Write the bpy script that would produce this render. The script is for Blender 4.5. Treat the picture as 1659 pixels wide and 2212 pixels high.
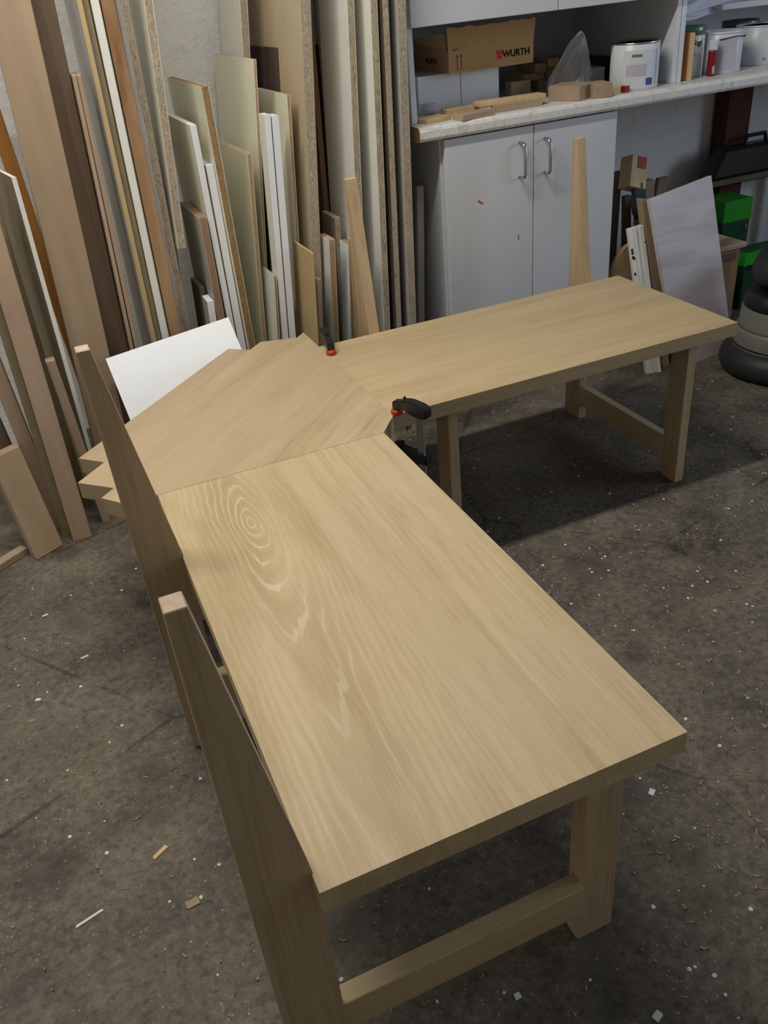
import bpy, bmesh, math, random
from mathutils import Vector, Matrix
random.seed(7)
for o in list(bpy.data.objects): bpy.data.objects.remove(o)
SC = bpy.context.scene
COL = SC.collection

# ------------------------------------------------------------------ camera
W, H = 1659, 2212
CAM = Vector((-0.0865, -0.5622, 1.2803))
YAW, PITCH, ROLL, FPX = -0.3517, 0.5632, -0.1036, 1822.5
_f = Vector((-math.sin(YAW)*math.cos(PITCH), math.cos(YAW)*math.cos(PITCH), -math.sin(PITCH)))
_r = Vector((math.cos(YAW), math.sin(YAW), 0)); _u = _r.cross(_f)
RR = math.cos(ROLL)*_r + math.sin(ROLL)*_u; UU = -math.sin(ROLL)*_r + math.cos(ROLL)*_u; FF = _f
cd = bpy.data.cameras.new('camera'); cam = bpy.data.objects.new('camera', cd); COL.objects.link(cam)
cd.sensor_fit = 'HORIZONTAL'; cd.sensor_width = 36; cd.lens = FPX*36/W; cd.clip_start = .01
cam.matrix_world = Matrix(((RR.x, UU.x, -FF.x, CAM.x), (RR.y, UU.y, -FF.y, CAM.y), (RR.z, UU.z, -FF.z, CAM.z), (0, 0, 0, 1)))
SC.camera = cam
def ray(x, y): return FF + RR*((x-W/2)/FPX) - UU*((y-H/2)/FPX)
def onz(x, y, z): d = ray(x, y); return CAM + d*((z-CAM.z)/d.z)
def ony(x, y, Y): d = ray(x, y); return CAM + d*((Y-CAM.y)/d.y)

# ------------------------------------------------------------------ world, light, exposure
wd = bpy.data.worlds.new('world'); SC.world = wd; wd.use_nodes = True
wd.node_tree.nodes['Background'].inputs[0].default_value = (.55, .68, 1, 1)
wd.node_tree.nodes['Background'].inputs[1].default_value = .1
SC.view_settings.view_transform = 'Standard'; SC.view_settings.look = 'None'
SC.view_settings.exposure = .38; SC.view_settings.gamma = 1; SC.view_settings.use_curve_mapping = False
def area(name, loc, rot, sx, sy, power, col):
    l = bpy.data.lights.new(name, 'AREA'); l.shape = 'RECTANGLE'; l.size = sx; l.size_y = sy; l.energy = power; l.color = col
    o = bpy.data.objects.new(name, l); o.location = loc; o.rotation_euler = rot; COL.objects.link(o); return o
area('ceiling_tube_offscreen', (-.05, 1.08, 2.52), (0, 0, 0), 1.5, .10, 33, (1, .965, .91))
area('window_right_offscreen', (4.15, -.3, 1.55), (0, math.radians(90), 0), 1.1, 1.5, 26, (.66, .78, 1))

# ------------------------------------------------------------------ helpers
def lin(c):
    c = c/255
    return c/12.92 if c <= .04045 else ((c+.055)/1.055)**2.4
def C(r, g, b): return (lin(r), lin(g), lin(b), 1)
class NT:
    def __init__(s, name, rough=.6, spec=.3):
        s.m = bpy.data.materials.new(name); s.m.use_nodes = True; s.t = s.m.node_tree
        s.b = s.t.nodes['Principled BSDF']; s.b.inputs['Roughness'].default_value = rough
        s.b.inputs['Specular IOR Level'].default_value = spec; s._tc = None
    def n(s, typ, **kw):
        nd = s.t.nodes.new(typ)
        for k, v in kw.items(): setattr(nd, k, v)
        return nd
    def l(s, a, b): s.t.links.new(a, b)
    def obj(s):
        if s._tc is None:
            tc = s.n('ShaderNodeTexCoord'); oi = s.n('ShaderNodeObjectInfo')
            cx = s.n('ShaderNodeCombineXYZ'); m = s.math('MULTIPLY', oi.outputs['Random'], 17.3)
            s.l(m, cx.inputs[0]); s.l(s.math('MULTIPLY', oi.outputs['Random'], 5.7), cx.inputs[1]); s.l(s.math('MULTIPLY', oi.outputs['Random'], 9.1), cx.inputs[2])
            a = s.n('ShaderNodeVectorMath', operation='ADD'); s.l(tc.outputs['Object'], a.inputs[0]); s.l(cx.outputs[0], a.inputs[1])
            s._tc = a.outputs[0]; s.raw = tc.outputs['Object']; s.rnd = oi.outputs['Random']
        return s._tc
    def map(s, vec, scale):
        m = s.n('ShaderNodeMapping'); m.inputs['Scale'].default_value = scale; s.l(vec, m.inputs['Vector']); return m.outputs[0]
    def noise(s, vec, scale=1, detail=3, rough=.5, dist=0):
        nd = s.n('ShaderNodeTexNoise'); nd.inputs['Scale'].default_value = scale; nd.inputs['Detail'].default_value = detail
        nd.inputs['Roughness'].default_value = rough; nd.inputs['Distortion'].default_value = dist; s.l(vec, nd.inputs['Vector']); return nd.outputs[0]
    def vor(s, vec, scale, feature='F1', out='Distance', rnd=1.0):
        nd = s.n('ShaderNodeTexVoronoi', feature=feature); nd.inputs['Scale'].default_value = scale; nd.inputs['Randomness'].default_value = rnd
        s.l(vec, nd.inputs['Vector']); return nd.outputs[out]
    def math(s, op, a, b=None, clamp=False):
        nd = s.n('ShaderNodeMath', operation=op, use_clamp=clamp)
        for i, v in enumerate((a, b)):
            if v is None: continue
            if isinstance(v, (int, float)): nd.inputs[i].default_value = v
            else: s.l(v, nd.inputs[i])
        return nd.outputs[0]
    def ramp(s, fac, stops, interp='LINEAR'):
        nd = s.n('ShaderNodeValToRGB'); r = nd.color_ramp; r.interpolation = interp
        while len(r.elements) < len(stops): r.elements.new(.5)
        for e, (p, c) in zip(r.elements, stops): e.position = p; e.color = c if isinstance(c, tuple) else (c, c, c, 1)
        s.l(fac, nd.inputs[0]); return nd.outputs[0]
    def mix(s, fac, a, b, mode='MIX'):
        nd = s.n('ShaderNodeMix', data_type='RGBA', blend_type=mode)
        for i, v in ((0, fac), (6, a), (7, b)):
            if isinstance(v, (int, float)): nd.inputs[i].default_value = v
            elif isinstance(v, tuple): nd.inputs[i].default_value = v
            else: s.l(v, nd.inputs[i])
        return nd.outputs[2]
    def bump(s, h, strength=.2, dist=.002):
        nd = s.n('ShaderNodeBump'); nd.inputs['Strength'].default_value = strength; nd.inputs['Distance'].default_value = dist
        s.l(h, nd.inputs['Height']); s.l(nd.outputs[0], s.b.inputs['Normal'])
    def out(s, col):
        if isinstance(col, tuple): s.b.inputs['Base Color'].default_value = col
        else: s.l(col, s.b.inputs['Base Color'])
        return s.m
AX = {'X': 0, 'Y': 1, 'Z': 2}
def sc(axis, a, b):
    v = [b, b, b]; v[AX[axis]] = a; return tuple(v)
def wood(name, dark, light, axis='Z', freq=45, rough=.55, pore=.35, patch=.25, line=None, var=.12):
    s = NT(name, rough); v = s.obj()
    g = s.noise(s.map(v, sc(axis, 1.6, freq)), 1, 4, .6, .6)
    col = s.ramp(g, [(.3, dark), (.7, light)])
    p = s.noise(s.map(v, sc(axis, 9, freq*7)), 1, 3, .6)
    pr = s.ramp(p, [(.45, 1.0), (.62, 0.0)])
    col = s.mix(s.math('MULTIPLY', pr, pore), col, line or light)
    lo = s.noise(s.map(v, sc(axis, 1.2, 9)), 1, 2)
    col = s.mix(s.math('MULTIPLY', s.ramp(lo, [(.35, 0.0), (.7, 1.0)]), patch), col, dark)
    hs = s.n('ShaderNodeHueSaturation'); s.l(col, hs.inputs['Color'])
    s.l(s.math('ADD', s.math('MULTIPLY', s.rnd, var), 1-var/2), hs.inputs['Value'])
    s.bump(p, .12, .0008)
    return s.out(hs.outputs[0])
def oak_cathedral(ox, oy):
    """limed oak with a knot and nested arches running along Y; ox, oy = origin offset of the object"""
    s = NT('oak_cathedral', .5); s.obj(); sep = s.n('ShaderNodeSeparateXYZ'); s.l(s.raw, sep.inputs[0])
    x = s.math('ADD', sep.outputs[0], ox); y = s.math('ADD', sep.outputs[1], oy)
    wob = s.noise(s.map(s.raw, (9, 3.2, 9)), 1, 3, .55)
    fine = s.noise(s.map(s.raw, (60, 14, 60)), 1, 3, .6)
    dy = s.math('SUBTRACT', .767, y)
    x0 = s.math('SUBTRACT', .138, s.math('MULTIPLY', dy, .045))
    dx = s.math('ADD', s.math('SUBTRACT', x, x0), s.math('MULTIPLY', s.math('SUBTRACT', wob, .5), .045))
    dx = s.math('ADD', dx, s.math('MULTIPLY', s.math('SUBTRACT', fine, .5), .006))
    ad = s.math('ABSOLUTE', dy)
    de = s.math('DIVIDE', s.math('MULTIPLY', ad, .42), s.math('ADD', 1, s.math('MULTIPLY', ad, 4.2)))
    r = s.math('SQRT', s.math('ADD', s.math('MULTIPLY', dx, dx), s.math('MULTIPLY', de, de)))
    ph = s.math('MULTIPLY', r, 2*math.pi/.0105)
    ph = s.math('ADD', ph, s.math('MULTIPLY', s.noise(s.map(s.raw, (38, 4, 38)), 1, 2), 7))
    w = s.math('ADD', s.math('MULTIPLY', s.math('SINE', ph), .5), .5)
    wide = s.noise(s.map(s.raw, (14, 3, 14)), 1, 2)
    thr = s.math('ADD', w, s.math('MULTIPLY', s.math('SUBTRACT', wide, .5), .5))
    line = s.math('MULTIPLY', s.ramp(r, [(.045, 1.0), (.10, .3)]), s.math('MULTIPLY', s.ramp(thr, [(.93, 0.0), (1.0, 1.0)]), s.ramp(s.noise(s.map(s.raw, (30, 7, 30)), 1, 3), [(.35, .25), (.6, 1.0)])))
    pores = s.noise(s.map(s.raw, (420, 9, 420)), 1, 3, .6)
    pr = s.ramp(pores, [(.52, 0.0), (.66, 1.0)])
    lo = s.noise(s.map(s.raw, (11, 2, 11)), 1, 3)
    col = s.mix(s.ramp(lo, [(.35, 0.0), (.65, 1.0)]), C(177, 154, 115), C(198, 176, 138))
    col = s.mix(s.math('MULTIPLY', s.ramp(w, [(.0, 1.0), (.5, 0.0)]), .2), col, C(166, 138, 94))
    col = s.mix(s.math('MULTIPLY', pr, .32), col, C(212, 194, 158))
    col = s.mix(s.math('MULTIPLY', line, .5), col, C(222, 208, 174))
    s.bump(pores, .1, .0006)
    return s.out(col)
def chip(name, base=(164, 143, 116)):
    s = NT(name, .85, .1); v = s.map(s.obj(), (1, 1, .35))
    b = C(*base); d = C(*[int(k*.62) for k in base]); l = C(*[min(255, int(k*1.28)) for k in base])
    n1 = s.noise(v, 320, 3, .7)
    col = s.ramp(n1, [(.33, d), (.44, b), (.57, b), (.70, l)])
    n2 = s.noise(v, 30, 3, .6)
    col = s.mix(s.math('MULTIPLY', s.ramp(n2, [(.4, 0.0), (.7, 1.0)]), .3), col, d)
    s.bump(n1, .4, .001)
    return s.out(col)
def plain(name, col, rough=.5, spec=.3, var=.06, metal=0, scale=14):
    s = NT(name, rough, spec); v = s.obj(); n = s.noise(v, scale, 4, .6)
    c = C(*col); d = tuple(k*(1-var*2.2) for k in c[:3])+(1,)
    s.b.inputs['Metallic'].default_value = metal
    return s.out(s.mix(s.ramp(n, [(.35, 0.0), (.75, 1.0)]), c, d))
M = {}
M['oak_x'] = wood('oak_along_x', C(172, 149, 110), C(194, 172, 132), 'X', 20, .5, .22, .3, C(208, 188, 152), .06)
M['oak_y'] = wood('oak_along_y', C(177, 154, 115), C(198, 176, 138), 'Y', 30, .5, .32, .25, C(212, 194, 158), .05)
M['oak_corner'] = wood('oak_corner', C(168, 146, 114), C(186, 164, 131), 'X', 12, .55, .15, .45, C(202, 180, 144), .1)
M['oak_swirl'] = wood('oak_swirl', C(160, 138, 102), C(196, 175, 140), 'X', 34, .55, .3, .35, C(220, 198, 154), .06)
M['oak_z'] = wood('oak_upright', C(162, 138, 106), C(188, 164, 130), 'Z', 40, .55, .3, .3, C(206, 182, 140), .06)
M['oak_cath'] = oak_cathedral(.2465, .4834)
M['end_grain'] = plain('end_grain', (196, 174, 152), .7, .2, .1, scale=90)
M['pine'] = wood('pine_batten', C(190, 158, 112), C(214, 186, 142), 'Z', 30, .6, .2, .2, None, .06)
M['beech'] = wood('beech', C(154, 132, 106), C(174, 151, 123), 'Z', 14, .6, .1, .3, None, .05)
M['beech_pink'] = wood('beech_pink', C(160, 135, 112), C(182, 157, 133), 'Z', 16, .6, .1, .3, None, .08)
M['box_wood'] = wood('box_wood', C(140, 110, 76), C(166, 136, 100), 'Z', 18, .6, .1, .3, None, .05)
M['walnut'] = wood('brown_wood', C(94, 76, 62), C(120, 100, 84), 'Z', 30, .55, .15, .4, None, .08)
M['dark_brown'] = wood('dark_brown', C(62, 48, 44), C(92, 78, 74), 'Z', 14, .6, .1, .4, None, .05)
M['red_brown'] = wood('red_brown', C(66, 36, 24), C(90, 50, 34), 'Z', 20, .6, .1, .4, None, .05)
M['orange'] = wood('orange_wood', C(146, 96, 46), C(180, 124, 64), 'Z', 18, .5, .1, .3, None, .05)
M['stained'] = wood('stained_timber', C(122, 82, 50), C(192, 162, 124), 'Z', 7, .55, .1, .85, None, .05)
M['brown_edge'] = plain('brown_edge', (152, 122, 96), .7, .2, .1)
M['olive'] = plain('olive_board', (142, 128, 100), .7, .2, .1)
M['mdf'] = plain('mdf', (182, 158, 116), .75, .15, .05)
M['mdf_edge'] = plain('mdf_edge', (176, 148, 116), .85, .1, .12, scale=60)
M['ply'] = wood('ply_edge', C(170, 140, 86), C(206, 178, 120), 'Z', 90, .7, .2, .2)
M['chip'] = chip('chipboard', (168, 154, 132)); M['chip_dark'] = chip('chipboard_dark', (150, 122, 84))
M['lam_white'] = plain('laminate_white', (228, 226, 216), .4, .4, .03)
M['lam_green'] = plain('laminate_greenish', (230, 226, 204), .4, .4, .03)
M['lam_beige'] = plain('laminate_beige', (190, 172, 142), .5, .3, .05)
M['lam_grey'] = plain('laminate_grey', (184, 178, 170), .5, .3, .04)
M['lam_brown'] = plain('laminate_brown', (84, 70, 62), .5, .3, .04)
M['white'] = plain('white_melamine', (228, 230, 230), .35, .4, .02)
M['cab'] = plain('cabinet_white', (202, 204, 205), .35, .4, .03, scale=4)
M['cab_edge'] = plain('cabinet_edge', (216, 217, 218), .4, .4, .03)
M['steel'] = plain('brushed_steel', (190, 192, 196), .28, .5, .02, 1)
M['black'] = plain('black_plastic', (24, 23, 24), .38, .5, .1)
M['rubber'] = plain('black_rubber', (44, 44, 46), .5, .4, .1)
M['greybody'] = plain('grey_enamel', (122, 120, 112), .45, .4, .05)
M['red'] = plain('red_plastic', (176, 58, 46), .45, .4, .05)
M['darkred'] = plain('dark_red', (130, 22, 20), .4, .4, .1)
M['card'] = plain('cardboard', (186, 150, 104), .85, .1, .06, scale=30)
M['card_in'] = plain('cardboard_inside', (168, 132, 92), .9, .1, .06)
M['ink'] = plain('black_ink', (28, 26, 26), .7, .1, .02)
M['ink_red'] = plain('red_ink', (196, 62, 48), .7, .1, .02)
M['ink_pink'] = plain('pink_paint', (164, 96, 88), .7, .1, .2)
M['ink_grey'] = plain('grey_ink', (120, 120, 124), .7, .1, .02)
M['ink_blue'] = plain('blue_ink', (92, 90, 150), .7, .1, .05)
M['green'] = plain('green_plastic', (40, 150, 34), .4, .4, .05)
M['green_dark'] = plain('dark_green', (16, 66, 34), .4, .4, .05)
M['tin'] = plain('tin', (196, 196, 196), .25, .5, .03, 1)
M['tin_green'] = plain('green_rim', (96, 128, 108), .3, .5, .05, .4)
M['can_white'] = plain('can_white', (214, 218, 220), .35, .5, .03)
M['label_grey'] = plain('label_grey', (190, 188, 196), .5, .3, .04)
M['rag'] = plain('grey_rag', (96, 98, 104), .9, .1, .3, scale=60)
M['paper'] = plain('paper', (214, 214, 224), .8, .1, .04)
M['lilac_lam'] = wood('pale_laminate', C(182, 172, 170), C(214, 208, 212), 'X', 20, .45, .15, .25, None, .03)
M['chipwhite'] = plain('white_paint', (222, 220, 214), .7, .2, .05)
M['shaving'] = plain('wood_shaving', (168, 146, 114), .8, .1, .2, scale=40)
def m_counter():
    s = NT('marbled_laminate', .35, .4); v = s.obj()
    n = s.noise(v, 14, 6, .65, 1.5)
    return s.out(s.ramp(n, [(.35, C(196, 192, 186)), (.5, C(222, 218, 210)), (.62, C(206, 202, 196)), (.75, C(180, 176, 172))]))
M['counter'] = m_counter()
def m_plaster(name, base):
    s = NT(name, .9, .1); v = s.obj()
    n = s.noise(v, 9, 8, .65); f = s.noise(v, 60, 6, .6)
    b = C(*base); d = tuple(k*.75 for k in b[:3])+(1,)
    col = s.mix(s.ramp(n, [(.56, 0.0), (.75, 1.0)]), b, d)
    h = s.math('ADD', s.math('MULTIPLY', n, 1.0), s.math('MULTIPLY', f, .3))
    s.bump(h, .5, .02); return s.out(col)
M['plaster'] = m_plaster('rough_plaster', (232, 231, 226))
M['ceil'] = plain('ceiling_paint', (170, 168, 162), .9, .1, .03)
def m_floor():
    s = NT('stained_concrete', .72, .25); v = s.obj()
    big = s.noise(v, 1.7, 5, .6, .4); mid = s.noise(v, 7, 6, .65, .3); fine = s.noise(v, 55, 5, .7); dots = s.noise(v, 230, 3, .6)
    col = s.ramp(mid, [(.3, C(70, 63, 55)), (.5, C(98, 90, 79)), (.7, C(122, 113, 99))])
    col = s.mix(s.math('MULTIPLY', s.ramp(big, [(.4, 0.0), (.65, 1.0)]), .5), col, C(110, 103, 88))
    col = s.mix(s.math('MULTIPLY', s.ramp(fine, [(.48, 0.0), (.64, 1.0)]), .5), col, C(48, 43, 38))
    col = s.mix(s.math('MULTIPLY', s.ramp(fine, [(.32, 1.0), (.44, 0.0)]), .45), col, C(138, 127, 108))
    gr = s.noise(v, 130, 4, .7)
    col = s.mix(s.math('MULTIPLY', s.ramp(gr, [(.56, 0.0), (.7, 1.0)]), .35), col, C(150, 138, 116))
    col = s.mix(s.math('MULTIPLY', s.ramp(gr, [(.3, 1.0), (.42, 0.0)]), .4), col, C(44, 40, 36))
    # blotchy dark stains
    st = s.vor(s.map(v, (1, 1, 1)), 7, 'SMOOTH_F1')
    col = s.mix(s.math('MULTIPLY', s.ramp(s.math('ADD', st, s.math('MULTIPLY', s.math('SUBTRACT', fine, .5), .5)), [(.16, 1.0), (.26, 0.0)]), .35), col, C(44, 38, 36))
    # sawdust
    sd = s.noise(v, 3.1, 6, .7, .6)
    col = s.mix(s.math('MULTIPLY', s.ramp(sd, [(.58, 0.0), (.72, 1.0)]), s.math('MULTIPLY', s.ramp(dots, [(.40, 0.0), (.66, 1.0)]), .5)), col, C(160, 140, 108))
    # fine pale specks
    sp = s.vor(v, 95); r = s.noise(v, 23, 2)
    col = s.mix(s.math('MULTIPLY', s.ramp(sp, [(.10, 1.0), (.17, 0.0)]), s.math('MULTIPLY', s.ramp(r, [(.5, 0.0), (.58, 1.0)]), .55)), col, C(196, 180, 152))
    # hairline cracks
    ck = s.vor(s.map(v, (1, 1, 1)), 1.5, 'DISTANCE_TO_EDGE')
    ck = s.math('ADD', ck, s.math('MULTIPLY', s.math('SUBTRACT', mid, .5), .05))
    col = s.mix(s.math('MULTIPLY', s.ramp(ck, [(.0, 1.0), (.006, 0.0)]), .5), col, C(38, 34, 32))
    s.bump(s.math('ADD', mid, s.math('MULTIPLY', fine, .4)), .25, .006)
    s.l(s.ramp(mid, [(.3, .55), (.7, .85)]), s.b.inputs['Roughness'])
    return s.out(col)
M['floor'] = m_floor()
def m_bag():
    s = NT('clear_plastic', .18, .5); s.b.inputs['Alpha'].default_value = .34
    s.obj(); return s.out(C(232, 233, 236))
M['bag'] = m_bag()

# ---- object building
def tag(o, label, cat, group=None):
    o['label'] = label; o['category'] = cat
    if group: o['group'] = group
    return o
def thing(name, label, cat, loc, group=None, rz=0):
    o = bpy.data.objects.new(name, None); o.empty_display_size = .05; o.location = loc; o.rotation_euler.z = rz
    COL.objects.link(o); return tag(o, label, cat, group)
def link(name, me, mat, parent=None, loc=(0, 0, 0), rot=(0, 0, 0), smooth=False):
    mats = mat if isinstance(mat, (list, tuple)) else [mat]
    for m in mats: me.materials.append(M[m] if isinstance(m, str) else m)
    if smooth:
        for p in me.polygons: p.use_smooth = True
    o = bpy.data.objects.new(name, me); COL.objects.link(o); o.parent = parent; o.location = loc; o.rotation_euler = rot
    return o
def from_bm(bm, name):
    bmesh.ops.recalc_face_normals(bm, faces=bm.faces)
    me = bpy.data.meshes.new(name); bm.to_mesh(me); bm.free(); return me
HEXF = [(0, 3, 2, 1), (4, 5, 6, 7), (0, 1, 5, 4), (1, 2, 6, 5), (2, 3, 7, 6), (3, 0, 4, 7)]
def hexa(pts, name='hexa', bev=.0012):
    bm = bmesh.new(); vs = [bm.verts.new(p) for p in pts]
    for f in HEXF: bm.faces.new([vs[i] for i in f])
    if bev: bmesh.ops.bevel(bm, geom=list(bm.edges), offset=bev, segments=1, affect='EDGES')
    return from_bm(bm, name)
def bx(x0, x1, y0, y1, z0, z1, bev=.0012):
    return hexa([(x0, y0, z0), (x1, y0, z0), (x1, y1, z0), (x0, y1, z0), (x0, y0, z1), (x1, y0, z1), (x1, y1, z1), (x0, y1, z1)], 'box', bev)
def prism(poly, z0, z1, bev=.0008):
    bm = bmesh.new(); lo = [bm.verts.new((x, y, z0)) for x, y in poly]; hi = [bm.verts.new((x, y, z1)) for x, y in poly]
    bm.faces.new(lo[::-1]); bm.faces.new(hi); n = len(poly)
    for i in range(n): bm.faces.new((lo[i], lo[(i+1) % n], hi[(i+1) % n], hi[i]))
    if bev: bmesh.ops.bevel(bm, geom=list(bm.edges), offset=bev, segments=1, affect='EDGES')
    return from_bm(bm, 'prism')
def extrude_profile(prof, axis, a0, a1, bev=.001):
    """prof: list of (u, v); axis 'Y': u=x, v=z ; axis 'X': u=y, v=z"""
    bm = bmesh.new()
    def P(u, v, a): return (u, a, v) if axis == 'Y' else (a, u, v)
    A = [bm.verts.new(P(u, v, a0)) for u, v in prof]; B = [bm.verts.new(P(u, v, a1)) for u, v in prof]
    bm.faces.new(A[::-1]); bm.faces.new(B); n = len(prof)
    for i in range(n): bm.faces.new((A[i], A[(i+1) % n], B[(i+1) % n], B[i]))
    if bev: bmesh.ops.bevel(bm, geom=list(bm.edges), offset=bev, segments=1, affect='EDGES')
    return from_bm(bm, 'profile')
def lathe(prof, seg=40, squash=1):
    bm = bmesh.new(); rings = []
    for r, z in prof: rings.append([bm.verts.new((r*math.cos(2*math.pi*i/seg), squash*r*math.sin(2*math.pi*i/seg), z)) for i in range(seg)])
    for a, b in zip(rings, rings[1:]):
        for i in range(seg): bm.faces.new((a[i], a[(i+1) % seg], b[(i+1) % seg], b[i]))
    bm.faces.new(rings[0][::-1]); bm.faces.new(rings[-1]); return from_bm(bm, 'lathe')
def tube(pts, r, seg=10):
    bm = bmesh.new(); rings = []; pts = [Vector(p) for p in pts]
    for i, p in enumerate(pts):
        t = (pts[min(i+1, len(pts)-1)]-pts[max(i-1, 0)]).normalized()
        a = t.cross(Vector((.31, .2, .93))).normalized(); b = t.cross(a)
        rings.append([bm.verts.new(p+r*(a*math.cos(2*math.pi*k/seg)+b*math.sin(2*math.pi*k/seg))) for k in range(seg)])
    for a, b in zip(rings, rings[1:]):
        for i in range(seg): bm.faces.new((a[i], a[(i+1) % seg], b[(i+1) % seg], b[i]))
    bm.faces.new(rings[0][::-1]); bm.faces.new(rings[-1]); return from_bm(bm, 'tube')
def text_mesh(txt, size, extrude=.0003, shear=0, bold=.0):
    c = bpy.data.curves.new('txt', 'FONT'); c.body = txt; c.size = size; c.extrude = extrude; c.align_x = 'LEFT'; c.shear = shear; c.offset = bold
    o = bpy.data.objects.new('txt', c); COL.objects.link(o)
    dg = bpy.context.evaluated_depsgraph_get(); me = bpy.data.meshes.new_from_object(o.evaluated_get(dg))
    bpy.data.objects.remove(o); bpy.data.curves.remove(c); me.materials.clear(); return me
def sub(me, off):
    for v in me.vertices: v.co -= Vector(off)
    return me
def single(name, label, cat, me, mat, origin, group=None, smooth=False, rot=None):
    """one-mesh thing; me in world coordinates, origin = its base"""
    o = link(name, sub(me, origin), mat, None, origin, smooth=smooth); return tag(o, label, cat, group)

# ------------------------------------------------------------------ room shell
def struct(name, me, mat):
    o = link(name, me, mat); o['kind'] = 'structure'; return o
WY = 2.42
struct('floor', bx(-1.7, 4.2, -2.6, WY+.1, -.1, 0, 0), 'floor')
struct('wall_back', bx(-1.7, 4.2, WY, WY+.15, 0, 2.7, 0), 'plaster')
struct('wall_left', bx(-1.85, -1.7, -2.6, WY+.1, 0, 2.7, 0), 'plaster')
struct('wall_front', bx(-1.7, 4.2, -2.75, -2.6, 0, 2.7, 0), 'plaster')
struct('ceiling', bx(-1.7, 4.2, -2.6, WY+.1, 2.7, 2.8, 0), 'ceil')
bm = bmesh.new()
def bmbox(bm, x0, x1, y0, y1, z0, z1):
    vs = [bm.verts.new(p) for p in [(x0, y0, z0), (x1, y0, z0), (x1, y1, z0), (x0, y1, z0), (x0, y0, z1), (x1, y0, z1), (x1, y1, z1), (x0, y1, z1)]]
    for f in HEXF: bm.faces.new([vs[i] for i in f])
bmbox(bm, 4.2, 4.35, -2.6, -1.05, 0, 2.7); bmbox(bm, 4.2, 4.35, .45, WY+.1, 0, 2.7)
bmbox(bm, 4.2, 4.35, -1.05, .45, 0, 1.0); bmbox(bm, 4.2, 4.35, -1.05, .45, 2.1, 2.7)
struct('wall_right', from_bm(bm, 'wall_right'), 'plaster')
bm = bmesh.new()
for a in ((-1.05, -1.0), (-.325, -.275), (.4, .45)): bmbox(bm, 4.22, 4.28, a[0], a[1], 1.0, 2.1)
bmbox(bm, 4.22, 4.28, -1.0, .4, 1.0, 1.05); bmbox(bm, 4.22, 4.28, -1.0, .4, 2.05, 2.1)
struct('window_1', from_bm(bm, 'window_1'), 'white')
t = thing('ceiling_light', 'white fluorescent batten fitting under the ceiling above the seat', 'lamp', (-.05, 1.08, 2.7))
link('housing', bx(-.8, .8, -.07, .07, -.07, 0), 'white', t)
link('end_cap', bx(-.81, -.79, -.06, .06, -.14, -.07), 'white', t); link('end_cap', bx(.79, .81, -.06, .06, -.14, -.07), 'white', t)

# ------------------------------------------------------------------ corner bench
ZT, TH = .45, .036
def post_profile(back, front, sgn=1):
    # u coordinates: back edge upright, front edge tapering above the seat
    return [(back, 0), (front, 0), (front, ZT-.02), (back+(front-back)*.26, .85), (back, .85)]
GRP = 'oak bench sections of the corner seat'
def endgrain(o):
    for p in o.data.polygons:
        if p.normal.z > .9: p.material_index = 1
# near section
w1, L1 = .4933, .967
b1 = thing('bench', 'oak bench section with knotty arched grain and two tapering back posts', 'bench', (.2465, .4834, 0), GRP)
def loc1(me): return sub(me, (.2465, .4834, 0))
xs = [0, .245, .372, w1]
for i in range(3):
    link('seat_board', loc1(bx(xs[i], xs[i+1], 0, L1, ZT-TH, ZT, .0003)), 'oak_cath' if i == 0 else 'oak_y', b1)
for y0, y1 in ((.028, .054), (.724, .752)):
    endgrain(link('back_post', loc1(extrude_profile(post_profile(-.074, .005), 'Y', y0, y1)), ['oak_z', 'end_grain'], b1))
    yo = .022 if y0 < .5 else 0
    link('leg', loc1(bx(.382, .445, y0+yo, y1+yo+.004, 0, ZT-TH)), 'oak_z', b1)
    link('stretcher', loc1(bx(.004, .383, y0+.012, y1+.014, .082, .146)), 'oak_x', b1)
link('side_rail', loc1(bx(.02, .045, .054, .724, .36, ZT-TH)), 'oak_y', b1)
# far section
xe, ye, w2, L2 = .5455, 1.032, .503, .975
b2 = thing('bench', 'oak bench section with straight pale grain, set square in front of the white cupboard', 'bench', (1.03, 1.28, 0), GRP)
def loc2(me): return sub(me, (1.03, 1.28, 0))
ys = [ye, 1.15, 1.275, 1.41, ye+w2]
for i in range(4): link('seat_board', loc2(bx(xe, xe+L2, ys[i], ys[i+1], ZT-TH, ZT, .0006)), 'oak_x', b2)
yb = ye+w2
for x0, x1, px0, px1 in ((.688, .715, .694, .724), (1.388, 1.416, 1.392, 1.42)):
    pr = [(yb+.074, 0), (yb-.005, 0), (yb-.005, ZT-.02), (yb+.074-.079*.26, .85), (yb+.074, .85)]
    endgrain(link('back_post', loc2(extrude_profile(pr, 'X', px0, px1)), ['oak_z', 'end_grain'], b2))
    link('leg', loc2(bx(x0, x1, 1.052, 1.117, 0, ZT-TH)), 'oak_z', b2)
    link('stretcher', loc2(bx(x0+.003, x1, 1.115, yb-.003, .052, .12)), 'oak_y', b2)
link('side_rail', loc2(bx(.73, 1.39, yb-.05, yb-.025, .36, ZT-TH)), 'oak_x', b2)
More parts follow.
